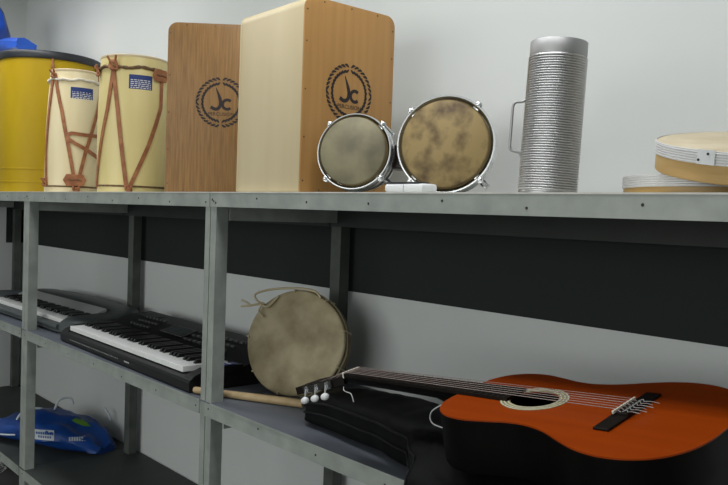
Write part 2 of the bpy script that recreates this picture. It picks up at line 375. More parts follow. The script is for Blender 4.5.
# ------------------------------------------------------------------ cream conical drums
def cununo(loc, rz, rt, rb, H, wood, label, ringz, ringm, straps, pegs, lab, k):
    root = empty('conical_drum', (loc[0], loc[1], Z0), rz, label, 'drum', None)
    rad = lambda z: rb+(rt-rb)*min(max(z/H, 0), 1)+.006*math.sin(PI*min(max(z/H, 0), 1))
    prof = [(rb-.01, 0)]+[(rad(z), z) for z in [H*i/20 for i in range(20)]]
    prof += [(rad(H*.985), H*.985)]
    MB().lathe(prof, 64).build('shell', wood, root, 40)
    MB().lathe([(rt-.004, H*.985), (rt+.002, H*.985), (rt+.003, H*.997), (rt-.004, H+.002), (0, H+.003)], 64).build('drum_head', M_skin_c, root, 40)
    def P(u, z, off=.0): 
        th = math.asin(max(-1, min(1, u))) if abs(u) <= 1 else u*PI/2
        r = rad(z)+off; return Vector((r*math.sin(th), -r*math.cos(th), z)), Vector((math.sin(th), -math.cos(th), 0))
    def Pt(th, z, off=0.0):
        r = rad(z)+off; return Vector((r*math.sin(th), -r*math.cos(th), z)), Vector((math.sin(th), -math.cos(th), 0))
    rg = MB(); n = 72
    pts = []
    for i in range(n):
        th = 2*PI*i/n; z = ringz+.0025*math.sin(th*5)+.002*math.sin(th*11); pts.append(Pt(th, z, .004)[0])
    rg.tube(pts, [.006+.0012*math.sin(i*2.3) for i in range(n)], 8, closed=True)
    rg.build('top_ring', ringm, root, 60)
    rg = MB(); rg.tube([Pt(2*PI*i/n, .027, .001)[0] for i in range(n)], .004, 6, closed=True); rg.build('bottom_ring', M_rope_b, root, 60)
    def strap(path):
        th = [math.asin(max(-1, min(1, u))) for u, z in path]; zz = [z for u, z in path]
        return th, zz
    def add(th, zz, w=.015):
        m = MB(); pts = []; ns = []
        for i in range(len(th)-1):
            for q in range(8):
                t = q/8; a, b = Pt(th[i]+(th[i+1]-th[i])*t, zz[i]+(zz[i+1]-zz[i])*t, .0025); pts.append(a); ns.append(b)
        a, b = Pt(th[-1], zz[-1], .0025); pts.append(a); ns.append(b)
        m.ribbon(pts, ns, w, .0032); m.build('strap', M_leather, root)
    for s_ in straps: add(*strap(s_))
    # the lacing carries on round the back
    for a0 in (1.9, 2.7, 3.5):
        add([a0, a0+.38], [ringz, .02]); add([a0+.38, a0+.8], [.02, ringz])
    for (u, z, w, h, kind) in pegs:
        th = math.asin(max(-1, min(1, u))); p, nn = Pt(th, z, .008)
        e = Vector((math.cos(th), math.sin(th), 0)); fr = Matrix((e, nn*1.0, Vector((0, 0, 1)))).transposed().to_4x4(); fr.translation = p
        m = MB()
        if kind == 'peg':
            o = [(-w/2, 0), (-w*.36, h/2), (w*.36, h/2), (w/2, 0), (w*.36, -h/2), (-w*.36, -h/2)]
            m.prism(o, -.004, .004, fr @ Matrix(((1, 0, 0, 0), (0, 0, 1, 0), (0, 1, 0, 0), (0, 0, 0, 1))), .0015)
            pg = m.build('tension_wedge', M_leather, root)
            q = MB(); q.tube([fr @ Vector((x*w*.28, .0055, .002*math.sin(x*5))) for x in (-1, -.4, .2, 1)], .0022, 6); q.build('knot', M_rope_b, pg)
        else:
            r_ = random.Random(int(z*1000))
            for t in range(3):
                pts = [fr @ Vector((w*.4*math.cos(a+t*1.1), .002+.004*math.sin(a*2+t), h*.4*math.sin(a*1.0+t*.6))) for a in [2*PI*i/10 for i in range(10)]]
                m.tube(pts, .004, 6, closed=True)
            m.tube([fr @ Vector((-w*.2, .003, h*.2)), fr @ Vector((-w*.45, .012, h*.7))], .0045, 6)
            m.tube([fr @ Vector((w*.2, .003, h*.2)), fr @ Vector((w*.4, .012, h*.75))], .0045, 6)
            m.build('leather_knot', M_leather, root, 60)
    # paper label
    u0, u1, z0, z1 = lab
    t0, t1 = math.asin(u0), math.asin(u1); pts, ns = [], []
    for i in range(9):
        a, b = Pt(t0+(t1-t0)*i/8, (z0+z1)/2, .0006); pts.append(a); ns.append(b)
    lb = MB().ribbon(pts, ns, z1-z0, .0006).build('paper_label', M_label, root)
    m = MB(); rr = random.Random(3)
    rows = 7
    for i in range(rows):
        zc = z1-(z1-z0)*(i+.7)/(rows+.4); f0 = .07 if i else .16; pos = f0
        while pos < .93-(.08 if i == 0 else 0):
            ln = rr.uniform(.05, .16); e = min(pos+ln, .94); pts, ns = [], []
            for q in range(3):
                a, b = Pt(t0+(t1-t0)*(pos+(e-pos)*q/2), zc, .0013); pts.append(a); ns.append(b)
            m.ribbon(pts, ns, (z1-z0)*.055, .0003); pos = e+.035
    m.build('print_lines', M_white, lb)
    return root
def conv(lst, xc, xcb, rt, rb, yt, k):
    out = []
    for x, y in lst:
        f = (192.3-y)/(192.3-yt); c = xcb+(xc-xcb)*f; r = rb+(rt-rb)*f
        out.append(((x-c)/r, max((192.3-y)/k, .004)))
    return out
A1 = dict(xc=75, xcb=71, rt=23.8, rb=28.5, yt=68, k=233)
st1 = [[(55, 73), (51, 110), (47.5, 150), (46, 184)], [(56.5, 73), (62, 110), (67, 145), (71, 174)], [(97, 84), (90, 120), (82, 150), (76.5, 174)],
       [(97, 133), (82, 133.5), (70, 132.5), (66, 134.5), (67, 138.5), (72, 142), (84, 149), (97, 160)], [(98, 90), (97.5, 130), (96, 188)]]
p1 = conv([(56, 74), (72, 179.5), (73, 189), (46, 183)], **A1)
l1 = conv([(70, 86), (89.5, 99)], **A1)
def face_cam(x, y): return math.atan2(-1.1487-y, 0-x)+PI/2
cununo((-3.387, .17), face_cam(-3.387, .17), .105, .123, .534, M_cream,
       'cream tapered drum with white rope ring standing against the yellow drum',
       .488, M_rope_w, [conv(s_, **A1) for s_ in st1],
       [(*p1[0], .03, .03, 'k'), (p1[1][0], p1[1][1], .095, .05, 'peg'), (*p1[2], .03, .018, 'k'), (p1[3][0], p1[3][1], .028, .03, 'k')],
       (l1[0][0], l1[1][0], l1[1][1], l1[0][1]), 245)
A2 = dict(xc=135, xcb=132, rt=33.5, rb=34.5, yt=55, k=259)
st2 = [[(115, 70), (110, 110), (103, 150), (98.5, 187)], [(115, 70), (119, 110), (123, 155), (126.5, 187)], [(159, 77), (157.5, 105), (146, 145), (129, 187)], [(101, 66), (100.5, 80)]]
p2 = conv([(115.5, 67), (159.5, 73.5), (128.5, 188.5), (101, 72)], **A2)
l2 = conv([(129, 75.5), (150, 89.5)], **A2)
cununo((-2.861, .20), face_cam(-2.861, .20), .129, .134, .527, M_cream2,
       'cream tapered drum with brown rope ring standing beside the brown cajon',
       .478, M_rope_b, [conv(s_, **A2) for s_ in st2],
       [(p2[0][0], p2[0][1], .046, .046, 'k'), (p2[1][0]-.07, p2[1][1], .075, .046, 'peg'), (p2[2][0], p2[2][1], .028, .014, 'k'), (-.97, p2[3][1], .03, .035, 'k')],
       (l2[0][0], l2[1][0], l2[1][1], l2[0][1]), 272)

# ------------------------------------------------------------------ yellow barrel drum
yx, yy, yr, yH = -3.958, .262, .240, .668
yd = empty('barrel_drum', (yx, yy, Z0), face_cam(yx, yy), 'large yellow cylindrical drum with black rim at the left end of the shelf', 'drum')
prof = [(yr-.012, 0)]
for z in [0, .001, .02, .048, .0485, .052, .055, .056, .1, .112, .1125, .116, .118, .119, .2, .3, .4, .48, .56, .66]:
    r = yr-.003+(.0018 if (.0485 <= z <= .055 or .1125 <= z <= .118) else 0)+.003*math.sin(PI*z/.66)
    prof.append((r, z))
MB().lathe(prof, 96).build('shell', M_yellow, yd, 40)
MB().lathe([(yr-.004, .644), (yr+.004, .644), (yr+.007, .650), (yr+.007, .676), (yr+.002, .681), (yr-.012, .680), (yr-.012, .669)], 96).build('rim', M_blackr, yd, 50)
MB().lathe([(yr-.012, .669), (yr-.012, .675), (0, .675)], 96, cap=False).build('drum_head', M_skin_c, yd, 50)
for th in [math.radians(a) for a in (-78, 2, 62, 130, 200)]:
    m = MB(); e = Matrix.Rotation(th, 4, 'Z')
    m.box(-.004, .004, -yr-.006, -yr+.002, .617, .644, e, .0015); m.box(-.008, .008, -yr-.008, -yr+.001, .600, .618, e, .002); m.build('lug', M_leather, yd)

# blue plastic bundle lying on the yellow drum
def blob(m, c, r, seed, amp=.18, n=3, mtx=None, fr=2.2, squash=None):
    t = bmesh.new(); bmesh.ops.create_icosphere(t, subdivisions=n+1, radius=1)
    for v in t.verts:
        d = v.co.copy(); k = 1+amp*noise.noise(d*fr+Vector((seed, seed*.7, 0)))+amp*.5*abs(noise.noise(d*fr*2.6+Vector((seed*2, 1, 0))))
        v.co = Vector((d.x*r[0]*k, d.y*r[1]*k, d.z*r[2]*k))
        if squash is not None and v.co.z < squash: v.co.z = squash
        v.co += Vector(c)
    return m.merge(t, mtx)
bb = empty('blue_plastic_bundle', (-4.15, .13, Z0+.683), 0, 'folded blue plastic sheet resting on top of the yellow drum', 'plastic sheet')
m = MB()
def sheet(m, corner_pts, th=.004): pass
# folded flap: a wedge with a drooping nose
secs = []
for i in range(9):
    t = i/8; x = -.30+t*.52; hw = .09*(1-.45*t**2); hz = .125-.05*t**2
    ring = []
    for k in range(14):
        a = 2*PI*k/14; wv = .006*math.sin(k*2.1+i*.8)
        ring.append((x+.01*math.sin(k), hw*math.cos(a)+wv, .001+max(0, hz*.5+hz*(.5+.12*math.sin(3*t+k))*math.sin(a))))
    secs.append(ring)
m.loft(secs); m.build('folded_flap', M_blue, bb, 35)
m = MB(); secs = []
for i in range(9):
    t = i/8; z = .09+t*.25; hw = .125*(1-.75*abs(t-.45)**1.6); cx_ = -.40-.03*t+.015*math.sin(4*t)
    secs.append([(cx_+hw*(1+.10*math.sin(k*1.9+i))*math.cos(2*PI*k/14), .02+.10*(1-.4*t)*math.sin(2*PI*k/14)*(1+.12*math.sin(k*2.7)), z+.008*math.sin(k*1.3)) for k in range(14)])
m.loft(secs); m.build('gathered_bulge', M_blue, bb, 35)

# ------------------------------------------------------------------ bongos
def bongo_drum(root, c, az, elev, Rr, Ls, skin, lugang, lab=None):
    n = Vector((math.cos(az)*math.cos(elev), math.sin(az)*math.cos(elev), math.sin(elev)))
    e1 = Vector((0, 0, 1)).cross(n).normalized(); e2 = n.cross(e1)
    m4 = Matrix((e1, e2, n)).transposed().to_4x4(); m4.translation = Vector(c)-root.location
    hub = MB().lathe([(Rr*.72, -Ls), (Rr*.78, -Ls+.004), (Rr*.90, -.02), (Rr*.88, -.004)], 64, m4).build('shell', M_shell, root, 40)
    if lab: hub['label'] = lab
    MB().lathe([(Rr*.875, -.012), (Rr*.88, .010), (Rr*.87, .0145), (Rr*.85, .0165), (0, .0175)], 64, m4, cap=False).build('drum_head', skin, root, 50)
    MB().lathe([(Rr*.88, -.010), (Rr*.90, -.010), (Rr*.898, .008), (Rr*.882, .0115)], 64, m4, cap=False).build('skin_collar', M_skin_cl, root, 50)
    hp = MB().lathe([(Rr*.905, -.014), (Rr*.985, -.014), (Rr*1.0, -.011), (Rr*1.0, .004), (Rr*.985, .008), (Rr*.96, .008), (Rr*.945, .003), (Rr*.91, -.001), (Rr*.905, -.014)], 72, m4, cap=False)
    hp.lathe([(Rr*.95, -.034), (Rr*.985, -.034), (Rr*.995, -.031), (Rr*.995, -.023), (Rr*.98, -.02), (Rr*.95, -.02), (Rr*.95, -.034)], 72, m4, cap=False)
    hp.build('rim', M_chrome, root, 50)
    MB().lathe([(Rr*.80, -Ls+.012), (Rr*.83, -Ls+.012), (Rr*.83, -Ls+.004), (Rr*.79, -Ls+.004)], 48, m4, cap=False).build('tension_ring', M_chrome, root, 50)
    for a in lugang:
        a = math.radians(a); q = m4 @ Matrix.Rotation(a, 4, 'Z') @ T(Rr+.001, 0, .002)
        l = MB(); l.lathe([(.0038, -Ls+.02), (.0038, .004)], 10, q); l.lathe([(.003, .002), (.0058, .002), (.0058, .007), (.003, .009), (0, .009)], 6, q)
        l.lathe([(.0, -.004), (.0075, -.004), (.0075, -.001), (.0, -.001)], 12, q); l.box(-Rr*.16, .004, -.008, .008, -.005, -.001, q, .001)
        l.box(-Rr*.24, .003, -.008, .008, -Ls+.008, -Ls+.018, q, .001)
        l.build('tension_lug', M_chrome, root, 40)
    return m4
AZ = math.radians(-60)
bo = empty('bongo_drums', (-1.29, .14, Z0), 0, 'pair of bongos with chrome rims and worn hide heads lying beside the cajon', 'drum')
nb = Vector((math.cos(AZ), math.sin(AZ), 0)); ab = Vector((-nb.y, nb.x, 0))
bongo_drum(bo, (-1.391, .076, .1045), AZ, .13, .095, .105, M_skin_l, (45, 135, 225, 318), 'smaller bongo shell')
bongo_drum(bo, (-1.205, .199, .1245), AZ, .10, .1185, .125, M_skin_r, (52, 138, 228, 316), 'larger bongo shell')
mid = (Vector((-1.405, .078, .095))+Vector((-1.215, .190, .10)))/2-nb*.07-bo.location
fr = Matrix((ab, -nb, Vector((0, 0, 1)))).transposed().to_4x4(); fr.translation = mid
MB().box(-.030, .026, -.035, .045, -.03, .03, fr, .004).build('joining_block', M_shell, bo)
# white plastic case in front of the bongos
wc = empty('white_plastic_case', (-1.165, .045, Z0), .05, 'low white plastic case with a black lid edge in front of the larger bongo', 'case')
MB().prism([(-.056, -.022), (.052, -.022), (.064, .012), (.052, .022), (-.056, .022)], 0, .020, None, .006).build('body', M_wplastic, wc, 50)
MB().prism([(-.054, -.020), (.040, -.020), (.046, .010), (.036, .020), (-.054, .020)], .0202, .0235, None, .001).build('lid', M_blackr, wc, 50)
MB().box(-.002, -.001, -.0228, -.0222, .001, .019).build('seam', M_silver, wc)

# ------------------------------------------------------------------ guira (ridged metal cylinder)
gx, gy = -.867, .125
ax = Vector((.672, .740, 0))
lean = Matrix.Rotation(math.radians(2.2), 4, Vector((.740, -.672, 0)) * -1)
gm = T(gx, gy, Z0+.0016) @ lean @ RZ(face_cam(gx, gy))
gu = empty('metal_guira', label='ridged steel scraper cylinder with side handle standing on the shelf', cat='scraper', mtx=gm)
gr = .0572; gh = .297
prof = [(gr-.004, .002), (gr-.0006, .0), (gr-.0006, .004)]
NR = 54; z0, z1 = .006, gh-.030
for i in range(NR):
    z = z0+(z1-z0)*i/NR; dz = (z1-z0)/NR
    for f, o in ((0, -.0018), (.2, -.0009), (.35, .0004), (.55, .0009), (.75, .0004), (.9, -.0009)): prof.append((gr+o-.0014*z/gh, z+dz*f))
prof += [(gr-.0025, z1+.001), (gr-.0045, z1+.001), (gr-.0045, .004)]
MB().lathe([(gr-.0045, z1+.0012), (gr-.0022, z1+.0012), (gr-.002, z1+.004), (gr-.002, gh-.001), (gr-.003, gh), (gr-.0045, gh-.001), (gr-.0045, z1+.0012)], 96, cap=False).build('top_band', M_steelm, gu, 50)
MB().lathe(prof, 128, cap=False).build('ridged_body', M_steel, gu, 75)
MB().lathe([(gr-.0045, .004), (0, .004)], 64, cap=False).build('base_plate', M_steel, gu)
hp = cr([(-gr+.003, 0, .184), (-gr-.003, 0, .180), (-gr-.008, 0, .1785), (-gr-.015, 0, .178), (-gr-.0195, 0, .1755), (-gr-.022, 0, .170), (-gr-.0225, 0, .160), (-gr-.0225, 0, .13), (-gr-.0225, 0, .095), (-gr-.022, 0, .087), (-gr-.0195, 0, .083), (-gr-.015, 0, .081), (-gr-.006, 0, .0795), (-gr-.002, 0, .077), (-gr+.002, 0, .071)], 4)
MB().tube([RZ(math.radians(6)) @ p for p in hp], .0028, 10, flat=1.0).build('handle', M_steelm, gu, 60)

# ------------------------------------------------------------------ wooden frame drums with white bands
def pandero(mtx, Rr, H, hb, label, group=None):
    root = empty('frame_drum', label=label, cat='drum', mtx=mtx)
    MB().lathe([(Rr-.010, 0), (Rr-.002, 0), (Rr, .002), (Rr, H-.003), (Rr-.010, H-.003), (Rr-.010, 0)], 96, cap=False).build('wooden_hoop', M_dr_wood, root, 40)
    MB().lathe([(Rr-.012, H-.003), (Rr+.0008, H-.003), (Rr+.0008, H-.001), (Rr-.004, H+.0012), (0, H+.0015)], 96, cap=False).build('drum_head', M_dr_skin, root, 40)
    pr = [(Rr, H-hb)]
    nr = 5
    for i in range(nr):
        z = H-hb+(hb-.001)*i/nr; dz = hb/nr
        pr += [(Rr+.0016, z), (Rr+.0026, z+dz*.35), (Rr+.0026, z+dz*.7), (Rr+.0014, z+dz*.9)]
    pr += [(Rr+.002, H), (Rr, H+.0008)]
    bd = MB().lathe(pr, 96, cap=False).build('white_band', M_band, root, 30)
    return root, bd
pandero(T(-.617, .304, Z0), .163, .039, .022, 'flat wooden frame drum with white band lying under the tilted one')
dirv = Vector((.51*.672-.7388, .51*.740+.6729, 0)).normalized()      # away from the camera
sidev = Vector((dirv.y, -dirv.x, 0))
ti = math.radians(12); 
upv = (Vector((0, 0, 1))*math.cos(ti)-dirv*math.sin(ti)); fwd = dirv*math.cos(ti)+Vector((0, 0, 1))*math.sin(ti)
tr = math.radians(-3)
s2 = (sidev*math.cos(tr)+upv*math.sin(tr)); u2 = s2.cross(fwd)
tm = Matrix((s2, fwd, u2)).transposed().to_4x4(); tm.translation = Vector((-.498, .198, Z0+.043))
pr_, bd_ = pandero(tm, .166, .050, .021, 'wooden frame drum with pale skin tilted on top of the flat one')
cl = MB(); RB = .1712
pts, ns = [], []
for i in range(7):
    a = math.radians(-122+i*1.6); pts.append((RB*math.cos(a), RB*math.sin(a), .041)); ns.append((math.cos(a), math.sin(a), 0))
cl.ribbon(pts, ns, .023, .0012); c_ = cl.build('band_clip', M_wplastic, bd_)
for a, z in ((-121, .036), (-116, .0465)):
    a = math.radians(a); MB().lathe([(.0022, 0), (.002, .001), (0, .0016)], 8, T(RB*math.cos(a)*1.008, RB*math.sin(a)*1.008, z) @ RZ(a) @ RY(PI/2)).build('rivet', M_bolt, c_)

# ------------------------------------------------------------------ keyboards
def keyboard(root, x0, wkeys, kw, ky0, ky1, kz, M_w=M_key):
    """white keys as individual parts, black keys likewise"""
    for i in range(wkeys):
        MB().box(x0+i*kw+.0005, x0+(i+1)*kw-.0005, ky0, ky1, kz-.018, kz, None, .0012).build('white_key', M_w, root)
    for i in range(wkeys-1):
        if (i % 7) in (0, 1, 3, 4, 5):
            xc = x0+(i+1)*kw; t = bmesh.new()
            v = [t.verts.new(p) for p in ((xc-.0065, ky0+.052, kz), (xc+.0065, ky0+.052, kz), (xc+.0065, ky1, kz), (xc-.0065, ky1, kz),
                                          (xc-.0048, ky0+.060, kz+.012), (xc+.0048, ky0+.060, kz+.012), (xc+.0052, ky1, kz+.012), (xc-.0052, ky1, kz+.012))]
            for f in ((3, 2, 1, 0), (4, 5, 6, 7), (0, 1, 5, 4), (1, 2, 6, 5), (2, 3, 7, 6), (3, 0, 4, 7)): t.faces.new([v[k] for k in f])
            MB().merge(t).build('black_key', M_bkey, root)
def xprism(m, prof, x0, x1, mtx=None):
    """profile in (y,z) extruded along x"""
    return m.prism(prof, x0, x1, (mtx or Matrix()) @ Matrix(((0, 0, 1, 0), (1, 0, 0, 0), (0, 1, 0, 0), (0, 0, 0, 1))))
kb = empty('electronic_keyboard', (-3.115, .022, Z1+.001), math.radians(-1.0), 'black electronic keyboard with white keys lying on the middle shelf behind the post', 'keyboard')
L = 1.085
case = MB()
xprism(case, [(0, .006), (.006, 0), (.40, 0), (.405, .01), (.405, .092), (.395, .100), (.30, .094), (.21, .066), (.185, .060), (.176, .050), (.020, .046), (.004, .038), (0, .03)], .0, L)
# cheeks either side of the keys
for a, b in ((.0, .052), (L-.045, L)):
    xprism(case, [(.004, .036), (.018, .050), (.06, .064), (.19, .070), (.19, .04), (.02, .03)], a, b)
case.build('case', M_kb, kb)
keyboard(kb, .062, 40, .0238, .016, .178, .068)
for i in range(6):
    for j in range(3):
        MB().box(.14+i*.03, .16+i*.03, .235+j*.035, .247+j*.035, .074+j*.0095, .082+j*.0095, None, .002).build('button', M_kb2, kb)
for i in range(9):
    for j in range(3):
        MB().box(.60+i*.034, .625+i*.034, .235+j*.035, .247+j*.035, .074+j*.0095, .082+j*.0095, None, .002).build('button', M_kb2, kb)
for x in (.05, L-.20):
    for i in range(8): MB().box(x+i*.02, x+i*.02+.008, .31, .385, .094, .101, None, .001).build('speaker_slat', M_kb2, kb)
dm = T(.50, .27, .087) @ RX(math.radians(15))
d_ = MB().box(-.09, .09, -.035, .035, 0, .005, dm, .003).build('display_bezel', M_kb2, kb)
MB().box(-.065, .065, -.025, .025, .005, .006, dm).build('display', M_lcd, d_)
m = MB(); rr = random.Random(5)
for i in range(26): m.box(.11+i*.018, .11+i*.018+rr.uniform(.004, .010), -.0006, .0, .018, .0215)
m.box(.62, .66, -.0006, 0, .017, .022)
m.build('print_marks', M_silver, kb)
st = MB().box(L-.040, L-.004, .085, .175, .0712, .0722, T(0, 0, .0)).build('sticker', M_stk, kb)
m = MB()
for j in range(3): m.box(L-.037, L-.010, .098+j*.024, .106+j*.024, .0722, .0727)
m.build('sticker_print', M_white, st)

kg = empty('electronic_keyboard', (-4.30, .055, Z1+.001), math.radians(1.2), 'grey electronic keyboard with silver strip at the far left of the middle shelf', 'keyboard')
L = 1.145
secs = []
def kprof(h, d0, d1):
    return [(d0, .008), (d0+.01, 0), (d1-.01, 0), (d1, .01), (d1, h*.9), (d1-.02, h), (d1-.12, h*.95), (.205, .062), (.19, .050), (.02+d0, .040), (d0+.003, .033)]
for x in (0, .02, .05, .1, .3, .5, .7, .9, 1.0, 1.05, 1.09, 1.12, 1.138, L):
    e = max(0, (x-.97)/(L-.97)); e2 = max(0, (.06-x)/.06)
    d0 = .10*e**3+.03*e2**2; d1 = .37-.11*e**2.5-.04*e2; hh = .088+.014*math.sin(PI*min(1, x/L))-.02*e**2
    secs.append([(x, y, z) for y, z in kprof(hh, d0, d1)])
MB().loft(secs).build('case', M_kg, kg, 35)
# rounded right cheek and front lip
m = MB(); secs = []
for i in range(10):
    a = i/9; x = 1.005+.132*math.sin(a*PI/2); d0 = .002+.14*(1-math.cos(a*PI/2)); hz = .072-.012*a
    secs.append([(x, y, z) for y, z in ((d0, .012), (d0, .034), (d0+.012, .052), (d0+.04, hz-.004), (d0+.08, hz), (.21+.02*a, hz+.006), (.21+.02*a, .03), (d0+.03, .012))])
m.loft(secs); m.tube([(x, .004, .028) for x in (.02, .3, .6, .9, 1.01)], .014, 12); m.build('rounded_cheek', M_kg, kg, 50)
keyboard(kg, .075, 39, .0238, .022, .165, .060)
xprism(MB(), [(.168, .062), (.168, .071), (.222, .094), (.222, .08)], .04, 1.0).build('silver_strip', M_silver, kg)
m = MB(); m.box(.33, .78, .222, .338, .0, .004, T(0, 0, .075) @ T(0, .28, 0) @ RX(math.radians(11)) @ T(0, -.28, 0), .001); m.build('control_panel', M_kgd, kg)
for i in range(14):
    MB().box(.35+i*.03, .37+i*.03, .245, .255, .0045, .009, T(0, 0, .075) @ T(0, .28, 0) @ RX(math.radians(11)) @ T(0, -.28, 0), .001).build('button', M_kb2, kg)

# ------------------------------------------------------------------ hide frame drum leaning on the rear post
n = Vector((math.cos(math.radians(-61))*math.cos(.26), math.sin(math.radians(-61))*math.cos(.26), math.sin(.26)))
e1 = Vector((0, 0, 1)).cross(n).normalized(); e2 = n.cross(e1)
fm = Matrix((e1, e2, n)).transposed().to_4x4(); fm.translation = (-1.850, .262, Z1+.160)
fd = empty('hide_frame_drum', label='round hide drum with a tied cord propped upright before the rear post', cat='drum', mtx=fm)
Rf = .163
def wob(th): return 1+.006*math.sin(3*th+1)+.005*math.sin(5*th)
t = bmesh.new(); n_s = 72; rings = []
for (r, z) in ((Rf*.985, -.068), (Rf, -.064), (Rf, -.006), (Rf*.99, -.001), (Rf*.96, .001), (Rf*.6, .0), (Rf*.3, -.001)):
    rings.append([t.verts.new((r*wob(2*PI*i/n_s)*math.cos(2*PI*i/n_s), r*wob(2*PI*i/n_s)*math.sin(2*PI*i/n_s), z)) for i in range(n_s)])
for a, b in zip(rings[2:], rings[3:]):
    for i in range(n_s): t.faces.new((a[i], a[(i+1) % n_s], b[(i+1) % n_s], b[i]))
t.faces.new(rings[-1]); MB().merge(t).build('drum_head', M_hide, fd, 60)
MB().lathe([(Rf*.95, -.068), (Rf*.985, -.068), (Rf*.990, -.04), (Rf*.988, -.006), (Rf*.95, -.006), (Rf*.95, -.068)], 72, cap=False).build('wooden_frame', M_hoopw, fd, 50)
m = MB()
m.tube([(Rf*1.005*math.cos(2*PI*i/48), Rf*1.005*math.sin(2*PI*i/48), -.022+.004*math.sin(i*1.7)) for i in range(48)], .0032, 6, closed=True); m.build('lacing', M_cord, fd, 60)
for k in range(9):
    a = 2*PI*k/9+.3
    MB().tube([(Rf*f*math.cos(a+da), Rf*f*math.sin(a+da), z) for f, da, z in ((1.012, -.02, -.062), (1.015, 0, -.02), (1.0, .01, .001), (.955, .02, .003))], .0028, 6).build('tie_loop', M_cord, fd, 60)
hc = []
m = MB()
m.tube(cr([(Rf*.42, Rf*.88, .004), (Rf*.30, Rf*.99, .008), (0, Rf*1.03, .008), (-Rf*.4, Rf*1.00, .010), (-Rf*.75, Rf*.93, .012), (-Rf*.93, Rf*.84, .012), (-Rf*.86, Rf*.72, .01), (-Rf*.72, Rf*.68, .008)], 6), .0035, 8)
m.tube(cr([(-Rf*.45, Rf*.86, .004), (-Rf*.62, Rf*.64, .010), (-Rf*.80, Rf*.66, .014), (-Rf*1.02, Rf*.62, .012), (-Rf*1.2, Rf*.60, .008)], 6), .0038, 8)
m.tube(cr([(-Rf*.98, Rf*.62, .012), (-Rf*1.08, Rf*.68, .012), (-Rf*1.22, Rf*.72, .008)], 5), .003, 8)
m.tube(cr([(-Rf*.74, Rf*.66, .012), (-Rf*.80, Rf*.54, .012), (-Rf*.70, Rf*.42, .008)], 5), .003, 8)
m.build('carrying_cord', M_cord, fd, 60)

# wooden beater
sx = MB()
a = Vector((-2.022, .016, Z1+.0125)); b = Vector((-1.70, .185, Z1+.0125))
bt_ = empty('drum_beater', a, math.atan2(b.y-a.y, b.x-a.x), 'plain wooden drum stick lying on the middle shelf beside the hide drum', 'drumstick')
Ls = (b-a).length
MB().lathe([(0, 0), (.008, .001), (.0098, .006), (.0102, .05), (.0115, Ls*.6), (.012, Ls-.002), (.011, Ls), (0, Ls)], 20, RY(PI/2)).build('shaft', M_stick, bt_, 50)

# ------------------------------------------------------------------ soft guitar case
gb = empty('soft_guitar_case', (-1.575, .150, Z1), 0, 'black padded nylon guitar case lying under the orange guitar', 'guitar case')
NB = 36; secs = []
ctr = [(0, .0, .060, .062), (.03, .0, .075, .085), (.12, .006, .085, .100), (.3, .004, .100, .106), (.44, -.02, .108, .110), (.53, -.055, .135, .112), (.59, -.09, .185, .108), (.68, -.11, .195, .108), (.80, -.12, .19, .108), (.90, -.13, .215, .108), (1.02, -.135, .215, .108), (1.09, -.135, .18, .106), (1.15, -.125, .10, .10)]
def lerp(tab, x):
    for a_, b_ in zip(tab, tab[1:]):
        if x <= b_[0]:
            f = (x-a_[0])/(b_[0]-a_[0]); f = f*f*(3-2*f); return [a_[i]+(b_[i]-a_[i])*f for i in range(1, 4)]
    return list(tab[-1][1:])
for i in range(73):
    x = 1.15*i/72; c, hw, hz = lerp(ctr, x); ring = []
    if i == 0: hw *= .86; hz *= .8
    for k in range(36):
        a_ = 2*PI*k/36; ca, sa = math.cos(a_), math.sin(a_)
        yv = hw*math.copysign(abs(ca)**.55, ca); zv = .5+.5*math.copysign(abs(sa)**.5, sa)
        wr = noise.noise(Vector((x*9, yv*14, zv*3)))*.006+noise.noise(Vector((x*26, yv*30, zv*6)))*.003
        y_ = c+yv+wr; z_ = .002+zv*hz+wr*(1 if sa > .2 else 0)*1.3
        yw = y_+.15
        if yw < -.008 and zv < .98: z_ -= min(.085, (-.008-yw)*.95)*(1-zv*.75)
        z_ = max(z_, .001) if yw > -.012 else z_
        ring.append((x, y_, z_))
    secs.append(ring)
MB().loft(secs).build('padded_shell', M_cloth, gb, 60)
def bag_edge(x, f, s):
    c, hw, hz = lerp(ctr, x); y_ = c-hw*s; z_ = .002+hz*f; yw = y_+.15
    if yw < -.008: z_ -= min(.085, (-.008-yw)*.75)*(1-f*.75)
    return (x, y_-.001, z_)
MB().tube([bag_edge(1.13*i/60+.004, .74, .985) for i in range(61)], .0035, 6).build('piping', M_pipe, gb, 60)
MB().tube([bag_edge(1.13*i/60+.004, .45, 1.0) for i in range(61)], .0025, 6).build('zip', M_pipe, gb, 60)


# ------------------------------------------------------------------ classical guitar
q = (-1.2650, -0.0190, -0.4070, 0.038, 0.078, 0.150)
h_, e_, t_ = q[3:]
u = Vector((math.cos(h_)*math.cos(e_), math.sin(h_)*math.cos(e_), math.sin(e_)))
v0 = Vector((0, 0, 1)).cross(u).normalized(); w0 = u.cross(v0)
v = v0*math.cos(t_)+w0*math.sin(t_); w = u.cross(v)
gm = Matrix((u, v, w)).transposed().to_4x4(); gm.translation = q[:3]
gt = empty('classical_guitar', label='orange topped classical guitar lying across the black case', cat='guitar', mtx=gm)
ctl = [(.325, 0), (.3252, .04), (.330, .078), (.348, .112), (.38, .135), (.42, .140), (.46, .131), (.50, .120), (.535, .119), (.575, .131), (.62, .158), (.66, .178), (.70, .185), (.74, .177), (.775, .153), (.80, .112), (.812, .062), (.815, 0)]
half = [(p.x, p.y) for p in cr([(a_, b_, 0) for a_, b_ in ctl], 5)]
outl = half+[(x, -y) for x, y in half[-2:0:-1]]
D = .098
t = bmesh.new(); n = len(outl); HC, HR = .478, .0435
vo = [t.verts.new((x, y, 0)) for x, y in outl]
